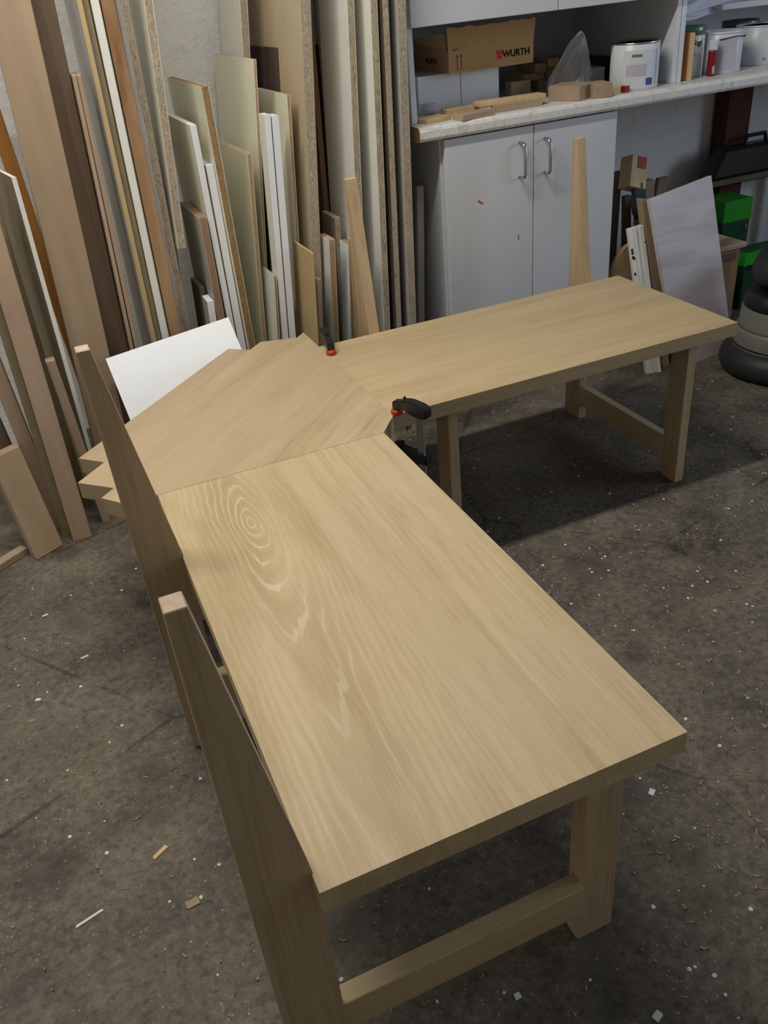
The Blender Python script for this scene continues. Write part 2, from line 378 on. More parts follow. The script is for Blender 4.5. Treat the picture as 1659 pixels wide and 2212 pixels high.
# corner section of diagonal boards
c0 = thing('corner_seat', 'corner seat of diagonal oak boards with untrimmed zigzag ends', 'bench', (.2, 1.3, 0), GRP)
def ds(d, s_): return ((s_-d)/math.sqrt(2), (s_+d)/math.sqrt(2))
def xd(d, x): return (x, d*math.sqrt(2)+x)
def yd(d, y): return (y-d*math.sqrt(2), y)
g = .0004
polys = [[ds(.956, .776), ds(.885, .774), ds(.885, 1.417), ds(.952, 1.414)],
         [ds(.885, .685), ds(.793, .6855), (.5165-g, .5165-g+.793*math.sqrt(2)), (.417, .417+.885*math.sqrt(2))],
         [ds(.793, .645), (yd(.793, L1)[0]+.09, L1+g), yd(.52, L1+g), xd(.52, xe-g), xd(.793, xe-g)],
         [yd(.52, L1+g), (w1, L1+g), (xe-g, ye), xd(.52, xe-g)]]
cl, sl = math.cos(-math.pi/4), math.sin(-math.pi/4)
for i, pl in enumerate(polys):
    loc = [((x-.2)*cl-(y-1.3)*sl, (x-.2)*sl+(y-1.3)*cl) for x, y in pl]
    o = link('corner_board', prism(loc, ZT-TH-.001*i, ZT+.0006, .0006), 'oak_swirl' if i == 3 else 'oak_corner', c0, rot=(0, 0, math.pi/4))
def loc3(me): return sub(me, (.2, 1.3, 0))
link('cleat', loc3(hexa([(.30, 1.0, .375), (.50, 1.0, .375), (.60, 1.10, .375), (.52, 1.12, .375), (.30, 1.0, .4135), (.50, 1.0, .4135), (.60, 1.10, .4135), (.52, 1.12, .4135)])), 'pine', c0)
link('cleat', loc3(bx(.50, .585, 1.10, 1.52, .378, .4135)), 'pine', c0)
link('cleat', loc3(bx(.06, .47, .93, 1.0, .378, .4135)), 'pine', c0)
link('leg', loc3(bx(.30, .345, 1.22, 1.265, 0, .413)), 'oak_z', c0)
link('leg', loc3(bx(.0, .045, 1.12, 1.165, 0, .413)), 'oak_z', c0)
link('leg', loc3(bx(.40, .445, 1.10, 1.145, 0, .413)), 'oak_z', c0)

# ------------------------------------------------------------------ bar clamps
def clamp(label, pad, bar, zlow, group):
    t = thing('bar_clamp', label, 'clamp', (bar[0], bar[1], zlow-.01), group)
    B = Vector((bar[0], bar[1], 0)); P = Vector((pad[0], pad[1], 0)); d = (P-B); L = d.length; d.normalize(); n = Vector((-d.y, d.x, 0))
    o0 = Vector((bar[0], bar[1], zlow-.01))
    def seg(pts, hw, mat, name):   # pts: list of (along, z0, z1, halfwidth)
        bm = bmesh.new(); rings = []
        for a, z0, z1, h in pts:
            c = B+d*a
            rings.append([bm.verts.new(c+n*(-h)+Vector((0, 0, z0))-o0), bm.verts.new(c+n*h+Vector((0, 0, z0))-o0), bm.verts.new(c+n*h+Vector((0, 0, z1))-o0), bm.verts.new(c+n*(-h)+Vector((0, 0, z1))-o0)])
        for a, b in zip(rings, rings[1:]):
            for i in range(4): bm.faces.new((a[i], a[(i+1) % 4], b[(i+1) % 4], b[i]))
        bm.faces.new(rings[0][::-1]); bm.faces.new(rings[-1])
        bmesh.ops.bevel(bm, geom=list(bm.edges), offset=.0025, segments=2, affect='EDGES')
        link(name, from_bm(bm, name), mat, t)
    seg([(-.028, .462, .484, .011), (-.012, .458, .49, .0125), (.02, .462, .494, .012), (L*.62, .468, .492, .0095), (L*.8, .466, .487, .010), (L+.006, .4635, .482, .010)], 0, 'black', 'handle')
    seg([(L*.55, .490, .497, .004), (L*.64, .490, .500, .004)], 0, 'black', 'trigger')
    pm = lathe([(.0125, 0), (.0138, .002), (.0138, .009), (.011, .012), (.004, .0135)], 24); link('pad', sub(pm, o0-(P+Vector((0, 0, .4505)))), 'red', t)
    link('bar', sub(hexa([tuple(B+n*a+d*b+Vector((0, 0, z))) for z in (zlow-.1, .49) for a, b in ((-.003, -.009), (.003, -.009), (.003, .009), (-.003, .009))], 'bar', .0005), o0), 'steel', t)
    seg([(-.02, zlow-.022, zlow+.004, .011), (.015, zlow-.022, zlow+.003, .011), (L*.7, zlow-.015, zlow+.006, .009), (L+.01, zlow-.006, zlow+.012, .008)], 0, 'black', 'lower_jaw')
    lp = lathe([(.012, 0), (.012, .006)], 16); link('lower_pad', sub(lp, o0-(P+Vector((0, 0, zlow+.006)))), 'black', t)
    return t
clamp('black and red bar clamp with steel bar hanging at the inner notch of the seat', (.556, 1.036), (.584, .978), .365, 'bar clamps on the corner seat')
clamp('black and red bar clamp gripping the back edge of the seat by the upright sheets', (.555, 1.462), (.571, 1.552), .365, 'bar clamps on the corner seat')

# ------------------------------------------------------------------ upright sheets and planks
UPG = 'sheets and boards standing upright against the wall'
def upright(name, label, cat, up, lo, yf, depth, style, top=None, zmax=1.9, yaw=0, y_top=None, notch=None, t_min=None, torn=False):
    """front edge strip given by pixels: up/lo = (xl, xr, y); the plane of the front edge stands at y = yf"""
    yt = yf if y_top is None else y_top
    a0, a1 = ony(up[0], up[2], yt), ony(up[1], up[2], yt); b0, b1 = ony(lo[0], lo[2], yf), ony(lo[1], lo[2], yf)
    zu = (a0.z+a1.z)/2; zl = (b0.z+b1.z)/2
    w = ((a1.x-a0.x)+(b1.x-b0.x))/2
    if t_min: w = max(w, t_min)
    cu = Vector(((a0.x+a1.x)/2, yt, zu)); cl_ = Vector(((b0.x+b1.x)/2, yf, zl))
    sl_ = (cu-cl_)/(zu-zl)
    base = cl_ - sl_*zl
    zt = zu if top else zmax
    tip = base + sl_*zt
    ex = Vector((math.cos(math.radians(yaw)), -math.sin(math.radians(yaw)), 0)); ed = Vector((math.sin(math.radians(yaw)), math.cos(math.radians(yaw)), 0))
    def box(u0, u1, d0, d1, z0=None, z1=None, bev=.0008):
        A = base if z0 is None else base+sl_*z0; B_ = tip if z1 is None else base+sl_*z1
        return hexa([A-base+ex*u0+ed*d0, A-base+ex*u1+ed*d0, A-base+ex*u1+ed*d1, A-base+ex*u0+ed*d1,
                     B_-base+ex*u0+ed*d0, B_-base+ex*u1+ed*d0, B_-base+ex*u1+ed*d1, B_-base+ex*u0+ed*d1], 'b', bev)
    h = w/2
    if isinstance(style, str):
        o = link(name, box(-h, h, 0, depth, bev=.0015), style, None, base); tag(o, label, cat, UPG); return o
    face, core = style[0], style[1]
    t = thing(name, label, cat, base, UPG)
    lt = .0012
    if notch:
        zn = ony((lo[0]+lo[1])/2, lo[2], yf).z
        link('core', box(-h+lt, h-lt, 0, depth, zn), core, t); link('core', box(-h+lt, h-lt, .14, depth, None, zn), core, t)
        for s_ in (-1, 1):
            u = sorted((s_*h, s_*(h-lt)))
            link('laminate', box(u[0], u[1], 0, depth, zn, None, 0), face, t); link('laminate', box(u[0], u[1], .14, depth, None, zn, 0), face, t)
        return t
    link('core', box(-h+lt, h-lt, 0, depth, bev=.0004), core, t)
    link('laminate', box(-h, -h+lt, 0, depth, bev=0), face, t); link('laminate', box(h-lt, h, 0, depth, bev=0), face, t)
    if torn:                      # ragged strip of facing left on the front edge
        bm = bmesh.new(); prev = None; N_ = 90
        for k in range(N_+1):
            z = zt*k/N_; P = sl_*z; u1 = -h+w*(.38+.05*math.sin(k*.7)+random.uniform(-.05, .05))
            a_ = bm.verts.new(P+ex*-h+ed*-.0015); b_ = bm.verts.new(P+ex*u1+ed*-.0015); c_ = bm.verts.new(P+ex*u1); d_ = bm.verts.new(P+ex*-h)
            if prev:
                p = prev; bm.faces.new((p[0], p[1], b_, a_)); bm.faces.new((p[1], p[2], c_, b_)); bm.faces.new((p[3], p[0], a_, d_)); bm.faces.new((p[2], p[3], d_, c_))
            prev = (a_, b_, c_, d_)
        link('torn_facing', from_bm(bm, 'torn'), face, t)
    if len(style) > 2:
        link('edge_band', box(-h, h, -.0012, 0, bev=0), style[2], t)
    return t
WC = ('lam_white', 'chip'); GC = ('lam_green', 'chip')
Y0 = 1.84
upright('chipboard_sheet', 'tall white chipboard sheet standing right beside the worktop end', 'board', (858, 875, 0), (883, 900, 696), 1.76, .5, ('lam_grey', 'chip'))
upright('chipboard_sheet', 'tall chipboard sheet with dark brown faces between two white ones', 'board', (824, 840, 0), (856, 868, 700), 1.76, .44, ('lam_brown', 'chip'))
upright('chipboard_sheet', 'tall white faced chipboard sheet just right of the leaning pale post', 'board', (799, 815, 0), (830, 843, 710), 1.77, .42, WC)
upright('chipboard_sheet', 'tall white faced chipboard sheet partly hidden by the pale bench post', 'board', (749, 765, 0), (767, 781, 405), 1.80, .22, WC)
upright('plywood_strip', 'narrow tan plywood strip leaning behind the beige sheet', 'board', (675, 684, 152), (703, 716, 494), 2.05, .15, ('brown_edge', 'brown_edge'))
upright('red_brown_board', 'dark red-brown panel deep between the tall sheets', 'board', (678, 716, 95), (690, 728, 440), 2.22, .02, 'red_brown', top=True)
upright('chipboard_sheet', 'tall wide sheet with beige face and rough chipboard edge', 'board', (648, 671, 0), (676, 695, 598), Y0-.02, .48, ('lam_beige', 'chip'))
upright('chipboard_sheet', 'tall white sheet with chipboard edge in front of bare plaster', 'board', (517, 535, 0), (525, 540, 120), 2.12, .24, WC)
upright('dark_board', 'short dark brown striped board in front of the beige sheet', 'board', (594, 600, 103), (599, 605, 190), 2.035, .30, ('dark_brown', 'dark_brown'), top=True)
upright('white_board', 'white board with rounded tan edge behind the thick white pair', 'board', (619, 627, 205), (640, 647, 527), 1.86, .30, ('lam_green', 'mdf_edge'), top=True)
upright('white_board', 'bright white edged board, outer one of a pressed-together pair', 'board', (586, 602, 250), (626, 638, 723), 1.80, .055, ('white', 'white', 'white'), top=True)
upright('white_board', 'bright white edged board, inner one of a pressed-together pair', 'board', (570, 584, 248), (611, 622, 723), 1.80, .055, ('lam_white', 'white', 'white'), top=True)
upright('thin_board', 'thin wide pale green-white panel with angled top before the plaster', 'board', (547, 553, 128), (569, 576, 540), 1.93, .45, ('lam_green', 'mdf_edge'), top=True)
upright('thin_board', 'thin grey-white panel with brown edge low beside the bright pair', 'board', (591, 597, 597), (599, 604, 720), 1.80, .12, ('lam_white', 'brown_edge'), top=True)
upright('thin_board', 'pale green-white panel with tan edge and sloping top, middle height', 'board', (534, 543, 333), (566, 576, 728), 1.88, .45, ('lam_green', 'mdf_edge'), top=True)
upright('chipboard_sheet', 'pale green sheet with brown stained flaky chipboard edge', 'board', (434, 450, 187), (535, 551, 741), 1.81, .45, ('lam_green', 'chip_dark'), top=True)
upright('white_board', 'white board with bright white edge, taller of the leaning pair', 'board', (410, 423, 270), (444, 458, 450), 1.83, .33, ('lam_green', 'white', 'white'), top=True)
upright('white_board', 'white board with bright white edge, shorter of the leaning pair', 'board', (445, 460, 357), (517, 532, 751), 1.83, .22, ('lam_white', 'white', 'white'), top=True)
upright('brown_edged_board', 'grey board with brown front edge below the leaning white pair', 'board', (430, 446, 471), (469, 485, 683), 1.82, .26, ('lam_grey', 'brown_edge'), top=True)
upright('white_board', 'very short white offcut standing behind the tilted white panel', 'board', (447, 462, 651), (454, 469, 700), 1.82, .07, ('lam_grey', 'white', 'white'), top=True)
upright('brown_offcut', 'short dark brown offcut wedged behind the short white one', 'board', (430, 442, 620), (436, 448, 660), 1.90, .12, 'walnut', top=True)
upright('fibreboard_sheet', 'thin tan fibreboard panel with sloping top behind the seat corner', 'board', (673, 678, 546), (685, 690, 745), 1.69, .168, 'mdf', top=True)
upright('chipboard_offcut', 'narrow grey chipboard offcut just right of the thin tan panel', 'board', (684, 695, 603), (690, 700, 740), 1.77, .03, 'chip', top=True)
upright('chipboard_offcut', 'narrow chipboard offcut behind the small white boards', 'board', (723, 735, 470), (734, 746, 640), 1.87, .12, 'chip', top=True)
upright('white_board', 'short white board with pinkish edge behind the back clamp', 'board', (710, 723, 518), (720, 733, 735), 1.78, .09, ('lam_white', 'mdf_edge'), top=True)
upright('white_board', 'short lilac-white board beside the pale bench post', 'board', (752, 761, 528), (758, 767, 730), 1.79, .07, ('white', 'brown_edge'), top=True)
upright('tan_offcut', 'tan offcut standing behind the pale bench post', 'board', (766, 780, 520), (778, 796, 715), 1.73, .05, 'mdf', top=True)
# left half
upright('chipboard_sheet', 'pale green chipboard sheet notched at its lower front, by the plaster', 'board', (312, 328, 0), (383, 403, 537), 1.84, .42, GC, notch=True)
upright('chipboard_sheet', 'tall chipboard sheet with torn grey-white face beside the stained timber', 'board', (249, 276, 0), (388, 412, 715), 1.86, .115, ('lam_grey', 'chip'), torn=True)
upright('timber_plank', 'orange-brown stained timber plank beside the torn chipboard sheet', 'plank', (217, 248, 0), (366, 391, 712), 1.82, .03, 'stained')
upright('white_board', 'slim tall white board with bright right edge by the stained timber', 'board', (195, 213, 0), (350, 364, 726), 1.82, .25, ('lam_green', 'lam_white'))
upright('olive_board', 'tall olive-brown board squeezed left of the slim white board', 'board', (177, 191, 0), (336, 349, 730), 1.83, .25, 'olive')
upright('grey_sheet', 'tall grey sheet with yellowish plywood edge', 'board', (166, 176, 0), (329, 339, 739), 1.82, .3, ('lam_grey', 'ply'))
upright('thin_strip', 'thin brown strip, right one of two ending below the frame top', 'strip', (166, 175, 162), (250, 260, 560), 1.83, .12, 'beech_pink', top=True)
upright('thin_strip', 'thin brown strip, left one of two ending below the frame top', 'strip', (156, 164, 162), (240, 249, 560), 1.83, .12, 'beech_pink', top=True)
upright('brown_plank', 'tall dark brown plank with rounded lighter edge', 'plank', (60, 117, 0), (186, 236, 560), 1.86, .05, 'walnut')
upright('beech_plank', 'broad tall beech plank with smooth tan face', 'plank', (-29, 62, 0), (100, 195, 560), 1.80, .035, 'beech')
upright('orange_board', 'slanting orange board glimpsed behind the broad beech plank', 'board', (-12, 22, 300), (50, 82, 480), 2.25, .02, 'orange', zmax=1.15)
upright('white_edged_board', 'dark faced board with slim off-white edge and clipped top corner', 'board', (24, 35, 383), (186, 195, 959), 1.76, .35, ('olive', 'lam_white', 'lam_white'), top=True, yaw=-10)
upright('olive_board', 'dark olive board behind the white edged one', 'board', (-40, -8, 430), (57, 89, 740), 1.84, .03, 'olive', zmax=.95)
upright('narrow_batten', 'narrow pinkish batten with square top in the dark gap', 'batten', (97, 119, 780), (140, 161, 900), 1.715, .03, 'beech_pink', top=True)
upright('beech_plank', 'pinkish beech plank whose foot stands on the floor in the open', 'plank', (109, 156, 1010), (158, 201, 1166), 1.66, .03, 'beech_pink', zmax=1.0, y_top=1.675)
upright('slim_board', 'slim olive-tan board hugging the pinkish plank', 'board', (90, 110, 1010), (136, 155, 1156), 1.70, .05, 'olive', zmax=.9, y_top=1.712)
upright('slim_board', 'brown board behind the slim olive-tan one', 'board', (55, 90, 1000), (110, 140, 1130), 1.76, .03, 'beech_pink', zmax=.8)
upright('slim_board', 'dark walnut coloured board at the far end of the stack', 'board', (5, 40, 1000), (62, 98, 1130), 1.80, .03, 'walnut', zmax=.6)
upright('grey_offcut', 'dim grey offcut standing in the shade beside the cupboard side', 'board', (902, 916, 402), (904, 918, 690), 1.90, .02, 'lam_grey', top=True)
# front plank, turned a little
A = Vector((-.322, 1.615, 0)); Bp = Vector((-.246, 1.656, 0)); tr = ony(42, 962, 1.74); tl = tr+(A-Bp); nrm = Vector((-(Bp-A).y, (Bp-A).x, 0)).normalized()*.028
single('front_plank', 'short thick tan plank leaning in front of the other boards', 'plank',
       hexa([A, Bp, Bp+nrm, A+nrm, tl, tr, tr+nrm, tl+nrm], 'b', .003), 'beech', A, UPG)
a = onz(-40, 1262, 0); b = onz(64, 1196, 0); dd = (b-a).normalized(); nn = Vector((-dd.y, dd.x, 0))*.03; up_ = Vector((0, 0, .022))
single('floor_batten', 'thin tan batten lying flat on the floor by the boards', 'batten', hexa([a, b, b+nn, a+nn, a+up_, b+up_, b+nn+up_, a+nn+up_], 'b', .002), 'beech', a)
# tilted white panel
TL = ony(228, 775, 1.76); TR = ony(493, 685, 1.752); e1 = (TR-TL).normalized(); wpn = (TR-TL).length
dn = Vector((.06, -.645, -.755)); dn = (dn-e1*dn.dot(e1)).normalized(); Ln = (TL.z-.012)/-dn.z; nb = dn.cross(e1).normalized()
if nb.z > 0: nb = -nb
nb *= .018
P4 = [TL+dn*Ln, TR+dn*Ln, TR, TL]
t = thing('white_sheet', 'white melamine panel tilted back behind the corner seat boards', 'panel', TL+dn*Ln)
o0 = TL+dn*Ln
def off(p): return [tuple(q-o0) for q in p]
link('core', hexa(off([q+nb*.06 for q in P4]+[q+nb for q in P4]), 'core', .0005), 'mdf_edge', t)
link('laminate', hexa(off(P4+[q+nb*.06 for q in P4]), 'lam', 0), 'white', t)

# ------------------------------------------------------------------ cupboard, worktop, hutch
CY, CZ0, CZ1 = 1.78, .872, .912
DY = 1.795
cx0 = ony(957, 312, DY).x; cxm = ony(1153.5, 274, DY).x; cx1 = ony(1334, 247, DY).x
t = thing('base_cupboard', 'white two-door base cupboard under the marbled worktop', 'cupboard', ((cx0+cx1)/2, (DY+2.35)/2, 0))
def lc(me): return sub(me, ((cx0+cx1)/2, (DY+2.35)/2, 0))
link('side_panel', lc(bx(cx0-.003, cx0+.014, DY+.02, 2.38, 0, CZ0)), 'cab', t); link('side_panel', lc(bx(cx1-.018, cx1-.001, DY+.02, 2.38, 0, CZ0)), 'cab', t)
link('back_panel', lc(bx(cx0+.014, cx1-.018, 2.36, 2.375, .08, CZ0)), 'cab', t); link('bottom', lc(bx(cx0+.014, cx1-.018, DY+.02, 2.36, .08, .098)), 'cab', t)
link('plinth', lc(bx(cx0+.01, cx1-.018, DY+.06, DY+.075, 0, .08)), 'cab', t)
for a, b, hx in ((cx0+.004, cxm-.0015, ony(1134, 340, 1.765).x), (cxm+.0015, cx1, ony(1188, 335, 1.765).x)):
    d = link('door', lc(bx(a, b, DY, DY+.018, .085, CZ0-.004, .0012)), 'cab', t)
    zt_, zb_ = .826, .728
    pts = [(hx, DY, zt_), (hx, DY-.018, zt_)] + [(hx, DY-.026+.008*math.cos(k*math.pi/8)-.002, zt_-.008+.008*math.cos(k*math.pi/8)) for k in range(0)] + [(hx, DY-.028, zt_-.003), (hx, DY-.032, zt_-.011), (hx, DY-.032, zb_+.011), (hx, DY-.028, zb_+.003), (hx, DY-.018, zb_), (hx, DY, zb_)]
    link('handle', lc(tube(pts, .0048)), 'steel', d, smooth=True)
    if a < cx0+.05:
        for px, py, w_, h_, r_ in ((1038, 437, .020, .005, -.6), (1120, 513, .003, .016, 0)):
            p = ony(px, py, DY)
            me = bx(-w_/2, w_/2, -.0006, .0002, -h_/2, h_/2, 0)
            for v in me.vertices:
                x, z = v.co.x, v.co.z; v.co.x = x*math.cos(r_)-z*math.sin(r_); v.co.z = x*math.sin(r_)+z*math.cos(r_)
            link('paint_mark', sub(me, Vector(((cx0+cx1)/2, (DY+2.35)/2, 0))-p), 'ink_red', d)
# worktop with rounded front
prof = [(WY-.02, CZ0), (CY+.012, CZ0), (CY+.003, CZ0+.003), (CY, CZ0+.01), (CY, CZ1-.012), (CY+.003, CZ1-.005), (CY+.009, CZ1-.001), (CY+.016, CZ1), (WY-.02, CZ1)]
xw = ony(908, 300, CY).x
t = thing('worktop', 'long marbled grey-white worktop with rounded front and raw brown end', 'worktop', (xw, 2.1, CZ0))
link('slab', sub(extrude_profile(prof, 'X', xw, 3.4, 0), (xw, 2.1, CZ0)), 'counter', t)
link('end_face', sub(extrude_profile([(u+(.001 if u < 2 else 0), v) for u, v in prof], 'X', xw-.0015, xw, 0), (xw, 2.1, CZ0)), 'chip_dark', t)
struct('trim_1', bx(3.3, 3.36, 1.85, 2.38, 0, CZ0), 'red_brown')
# hutch
HY = 1.85; HZ = 1.155
hx0 = ony(887, 150, HY).x; hx1 = ony(1462, 150, HY).x; hxm = ony(1199, 21, HY).x
t = thing('upper_cupboard', 'white upper cupboard with open niche standing on the worktop', 'cupboard', ((hx0+hx1)/2, 2.12, CZ1))
def lh(me): return sub(me, ((hx0+hx1)/2, 2.12, CZ1))
link('side_panel', lh(bx(hx0-.006, hx0+.012, HY, WY-.01, CZ1, 1.9)), 'cab_edge', t)
link('side_panel', lh(bx(hx1-.018, hx1, HY, WY-.01, CZ1, 1.9)), 'cab_edge', t)
link('back_panel', lh(bx(hx0+.012, hx1-.018, WY-.025, WY-.012, CZ1, 1.9)), 'cab', t)
link('shelf', lh(bx(hx0+.012, hx1-.018, HY+.002, WY-.025, HZ+.004, HZ+.022)), 'cab', t)
link('top', lh(bx(hx0+.012, hx1-.018, HY+.002, WY-.025, 1.882, 1.9)), 'cab', t)
link('door', lh(bx(hx0+.001, hxm-.0015, HY-.018, HY, HZ, 1.89)), 'cab', t)
link('door', lh(bx(hxm+.0015, hx1-.001, HY-.018, HY, HZ, 1.89)), 'cab', t)
# second shelf unit to the right
t = thing('shelf_unit', 'open white shelf unit beside the upper cupboard', 'shelf', (hx1+.3, 2.12, CZ1))
def lr(me): return sub(me, (hx1+.3, 2.12, CZ1))
link('side_panel', lr(bx(hx1+.002, hx1+.020, HY, WY-.01, CZ1, 1.9)), 'cab_edge', t)
link('back_panel', lr(bx(hx1+.02, 3.2, WY-.025, WY-.012, CZ1, 1.9)), 'cab', t)
s0 = ony(1560, 25, 2.02)
link('shelf', lr(hexa([(s0.x, 2.02, 1.085), (3.2, 1.86, 1.085), (3.2, 2.38, 1.085), (s0.x, 2.38, 1.085), (s0.x, 2.02, 1.103), (3.2, 1.86, 1.103), (3.2, 2.38, 1.103), (s0.x, 2.38, 1.103)])), 'cab_edge', t)
link('side_panel', lr(bx(3.18, 3.2, HY, WY-.01, CZ1, 1.9)), 'cab_edge', t)

# ------------------------------------------------------------------ things on the worktop
def boxpx(name, label, cat, pl, pr, h, depth, mat, z=CZ1, group=None, yaw=None, bev=.0012):
    """block whose front bottom edge runs from pixel pl to pixel pr on the plane z"""
    a = onz(*pl, z); b = onz(*pr, z); d = (b-a); n = Vector((-d.y, d.x, 0)).normalized()*depth
    if n.y < 0: n = -n
    u = Vector((0, 0, h))
    return single(name, label, cat, hexa([a, b, b+n, a+n, a+u, b+u, b+n+u, a+n+u], 'b', bev), mat, a, group)
OFG = 'wooden offcuts lying on the worktop'
z1 = CZ1
# white cartons and the cardboard box
FB = 2.03
xa = ony(903, 200, FB).x; xm = ony(996, 200, FB).x; xb_ = ony(1078, 180, FB).x
zb = ony(1020, 150, FB).z
single('white_carton', 'plain white carton under the left part of the cardboard box', 'box', bx(xa, xm-.001, FB, 2.3, z1, zb), 'white', (xa, FB, z1), 'white cartons on the worktop')
single('white_carton', 'plain white carton under the right part of the cardboard box', 'box', bx(xm+.001, xb_, FB, 2.3, z1, zb), 'white', (xm, FB, z1), 'white cartons on the worktop')
BY = 1.99
pA = ony(970, 157, BY); pB = ony(1152, 136, BY); zf = zb
ztop = ony(1100, 95, BY).z
t = thing('cardboard_box', 'open cardboard box with black lettering and red emblem on white cartons', 'box', (pA.x, BY, zf))
w_ = pB.x-pA.x; h_ = ztop-zf; dp = .24; th = .004
link('front_panel', bx(0, w_, 0, th, 0, h_, 0), 'card', t); link('rear_panel', bx(0, w_, dp-th, dp, 0, h_, 0), 'card_in', t)
link('side_panel', bx(0, th, th, dp-th, 0, h_, 0), 'card', t); link('side_panel', bx(w_-th, w_, th, dp-th, 0, h_, 0), 'card', t)
link('base', bx(th, w_-th, th, dp-th, 0, th, 0), 'card', t)
fz = ony(1050, 52, BY).z-ztop
bm = bmesh.new(); N = 26; pr_ = []
for i in range(N+1):
    x = w_*i/N; rag = random.uniform(-.003, .003)
    pr_.append((x, fz+rag, .012*(i/N)))
for off_ in (0, th*.8):
    vsl = [bm.verts.new((0, off_, h_)), bm.verts.new((w_, off_, h_))]
    tops = [bm.verts.new((x*(1.035)-.0, off_+.004+k*0, h_+z)) for x, z, k in pr_]
    f = bm.faces.new([vsl[0], vsl[1]]+tops[::-1])
link('flap', from_bm(bm, 'flap'), 'card', t)
link('flap', hexa([(0, .01, h_), (.003, .01, h_), (.003, dp-.02, h_), (0, dp-.02, h_), (-.012, .012, h_+fz*.8), (-.009, .012, h_+fz*.8), (-.03, dp-.02, h_+fz*.5), (-.033, dp-.02, h_+fz*.5)], 'flap', 0), 'card', t)
def put_text(txt, size, mat, parent, x, z, y=-.0006, yrot=0, bold=.0, shear=0, rotm=None):
    me = text_mesh(txt, size, .0003, shear, bold)
    for v in me.vertices:
        a, b_ = v.co.x, v.co.y
        v.co = Vector((a, v.co.z, b_))
    return link('lettering', me, mat, parent, (x, y, z), (0, 0, yrot))
put_text('WURTH', .026, 'ink', t, w_*.63, h_*.42, bold=.0006)
put_text('WURTH', .022, 'ink', t, -.0006, h_*.40, y=.16, yrot=-math.pi/2, bold=.0004)
put_text('26740', .008, 'ink_grey', t, w_*.05, h_*1.02)
# emblem: two nested chevron blocks
bm = bmesh.new(); ex0 = w_*.555; ez0 = h_*.36
def poly(bm, pts, y=-.0007):
    bm.faces.new([bm.verts.new((x, y, z)) for x, z in pts])
q = .0042
poly(bm, [(ex0, ez0+6*q), (ex0+1.4*q, ez0+6*q), (ex0+1.9*q, ez0+3.6*q), (ex0+2.3*q, ez0+6*q), (ex0+3.1*q, ez0+6*q), (ex0+3.5*q, ez0+3.6*q), (ex0+4*q, ez0+6*q), (ex0+5.4*q, ez0+6*q), (ex0+5.4*q, ez0+3.2*q), (ex0+2.7*q, ez0+2.6*q), (ex0, ez0+3.2*q)])
poly(bm, [(ex0+.4*q, ez0+2.6*q), (ex0+2.7*q, ez0+2.1*q), (ex0+5*q, ez0+2.6*q), (ex0+4.2*q, ez0), (ex0+3.3*q, ez0), (ex0+2.7*q, ez0+1.0*q), (ex0+2.1*q, ez0), (ex0+1.2*q, ez0)])
link('emblem', from_bm(bm, 'emblem'), 'ink_red', t)
bm = bmesh.new()
for ax in (w_*.10, w_*.145):
    poly(bm, [(ax-.0008, h_*.16), (ax+.0008, h_*.16), (ax+.0008, h_*.68), (ax-.0008, h_*.68)])
    poly(bm, [(ax-.004, h_*.68), (ax, h_*.68+.004), (ax+.004, h_*.68), (ax, h_*.84)])
poly(bm, [(w_*.08, h_*.13), (w_*.165, h_*.13), (w_*.165, h_*.145), (w_*.08, h_*.145)])
link('arrow_marks', from_bm(bm, 'arrows'), 'ink', t)
# offcuts
boxpx('wood_offcut', 'thin pale strip flat at the raw end of the worktop', 'offcut', (923, 269), (975, 258), .012, .06, 'pine', group=OFG)
boxpx('wood_offcut', 'flat pale offcut behind the thin strips at the worktop end', 'offcut', (965, 250), (1036, 240), .016, .05, 'pine', group=OFG)
boxpx('wood_offcut', 'flat tan offcut just in front of the two cartons', 'offcut', (1000, 262), (1070, 248), .016, .05, 'beech', group=OFG)
boxpx('wood_offcut', 'long tan offcut lying along the worktop with a notch below', 'offcut', (1075, 244), (1172, 228), .020, .04, 'beech', group=OFG)
boxpx('wood_offcut', 'long pale offcut lying over the long tan one', 'offcut', (1036, 232), (1180, 211), .012, .05, 'pine', z=z1+.018, group=OFG)
boxpx('wood_offcut', 'pinkish block standing behind the long offcuts', 'offcut', (1104, 212), (1146, 206), .046, .045, 'beech_pink', group=OFG)
boxpx('wood_offcut', 'tan rectangular block at the worktop front edge', 'offcut', (1184, 219), (1252, 219), .042, .09, 'beech', group=OFG)
boxpx('wood_offcut', 'square reddish tan block next to the rectangular one', 'offcut', (1282, 214), (1322, 209), .040, .08, 'beech', group=OFG)
boxpx('wood_offcut', 'low pale offcut pushed against the square block', 'offcut', (1318, 205), (1342, 201), .02, .05, 'pine', group=OFG)
boxpx('red_tool_end', 'small red lump beside the tin with a blue square', 'offcut', (1350, 201), (1360, 199), .018, .03, 'darkred')
# stacked small blocks
k = 0
for (x0, x1, yb_, zz, hh, lab) in [(1129, 1148, 176, 0, .03, 'lowest left'), (1163, 1182, 172, 0, .03, 'lowest right'), (1132, 1176, 158, .03, .022, 'second layer, long'), (1193, 1212, 140, .03, .03, 'second layer, right'),
                                  (1156, 1180, 124, .052, .028, 'third layer, pale'), (1184, 1208, 112, .06, .028, 'third layer, brown'), (1226, 1246, 104, 0, .09, 'tall upright one by the plastic bag')]:
    Yk = 2.12+.02*(k % 3)
    a = ony(x0, yb_, Yk); b = ony(x1, yb_, Yk); z0 = z1+zz
    single('small_block', 'small wooden block of the loose pile, '+lab, 'offcut', bx(a.x, b.x, Yk, Yk+.12, z0, z0+hh), ('mdf', 'beech', 'pine')[k % 3], (a.x, Yk, z0), 'small wooden blocks piled in the niche'); k += 1
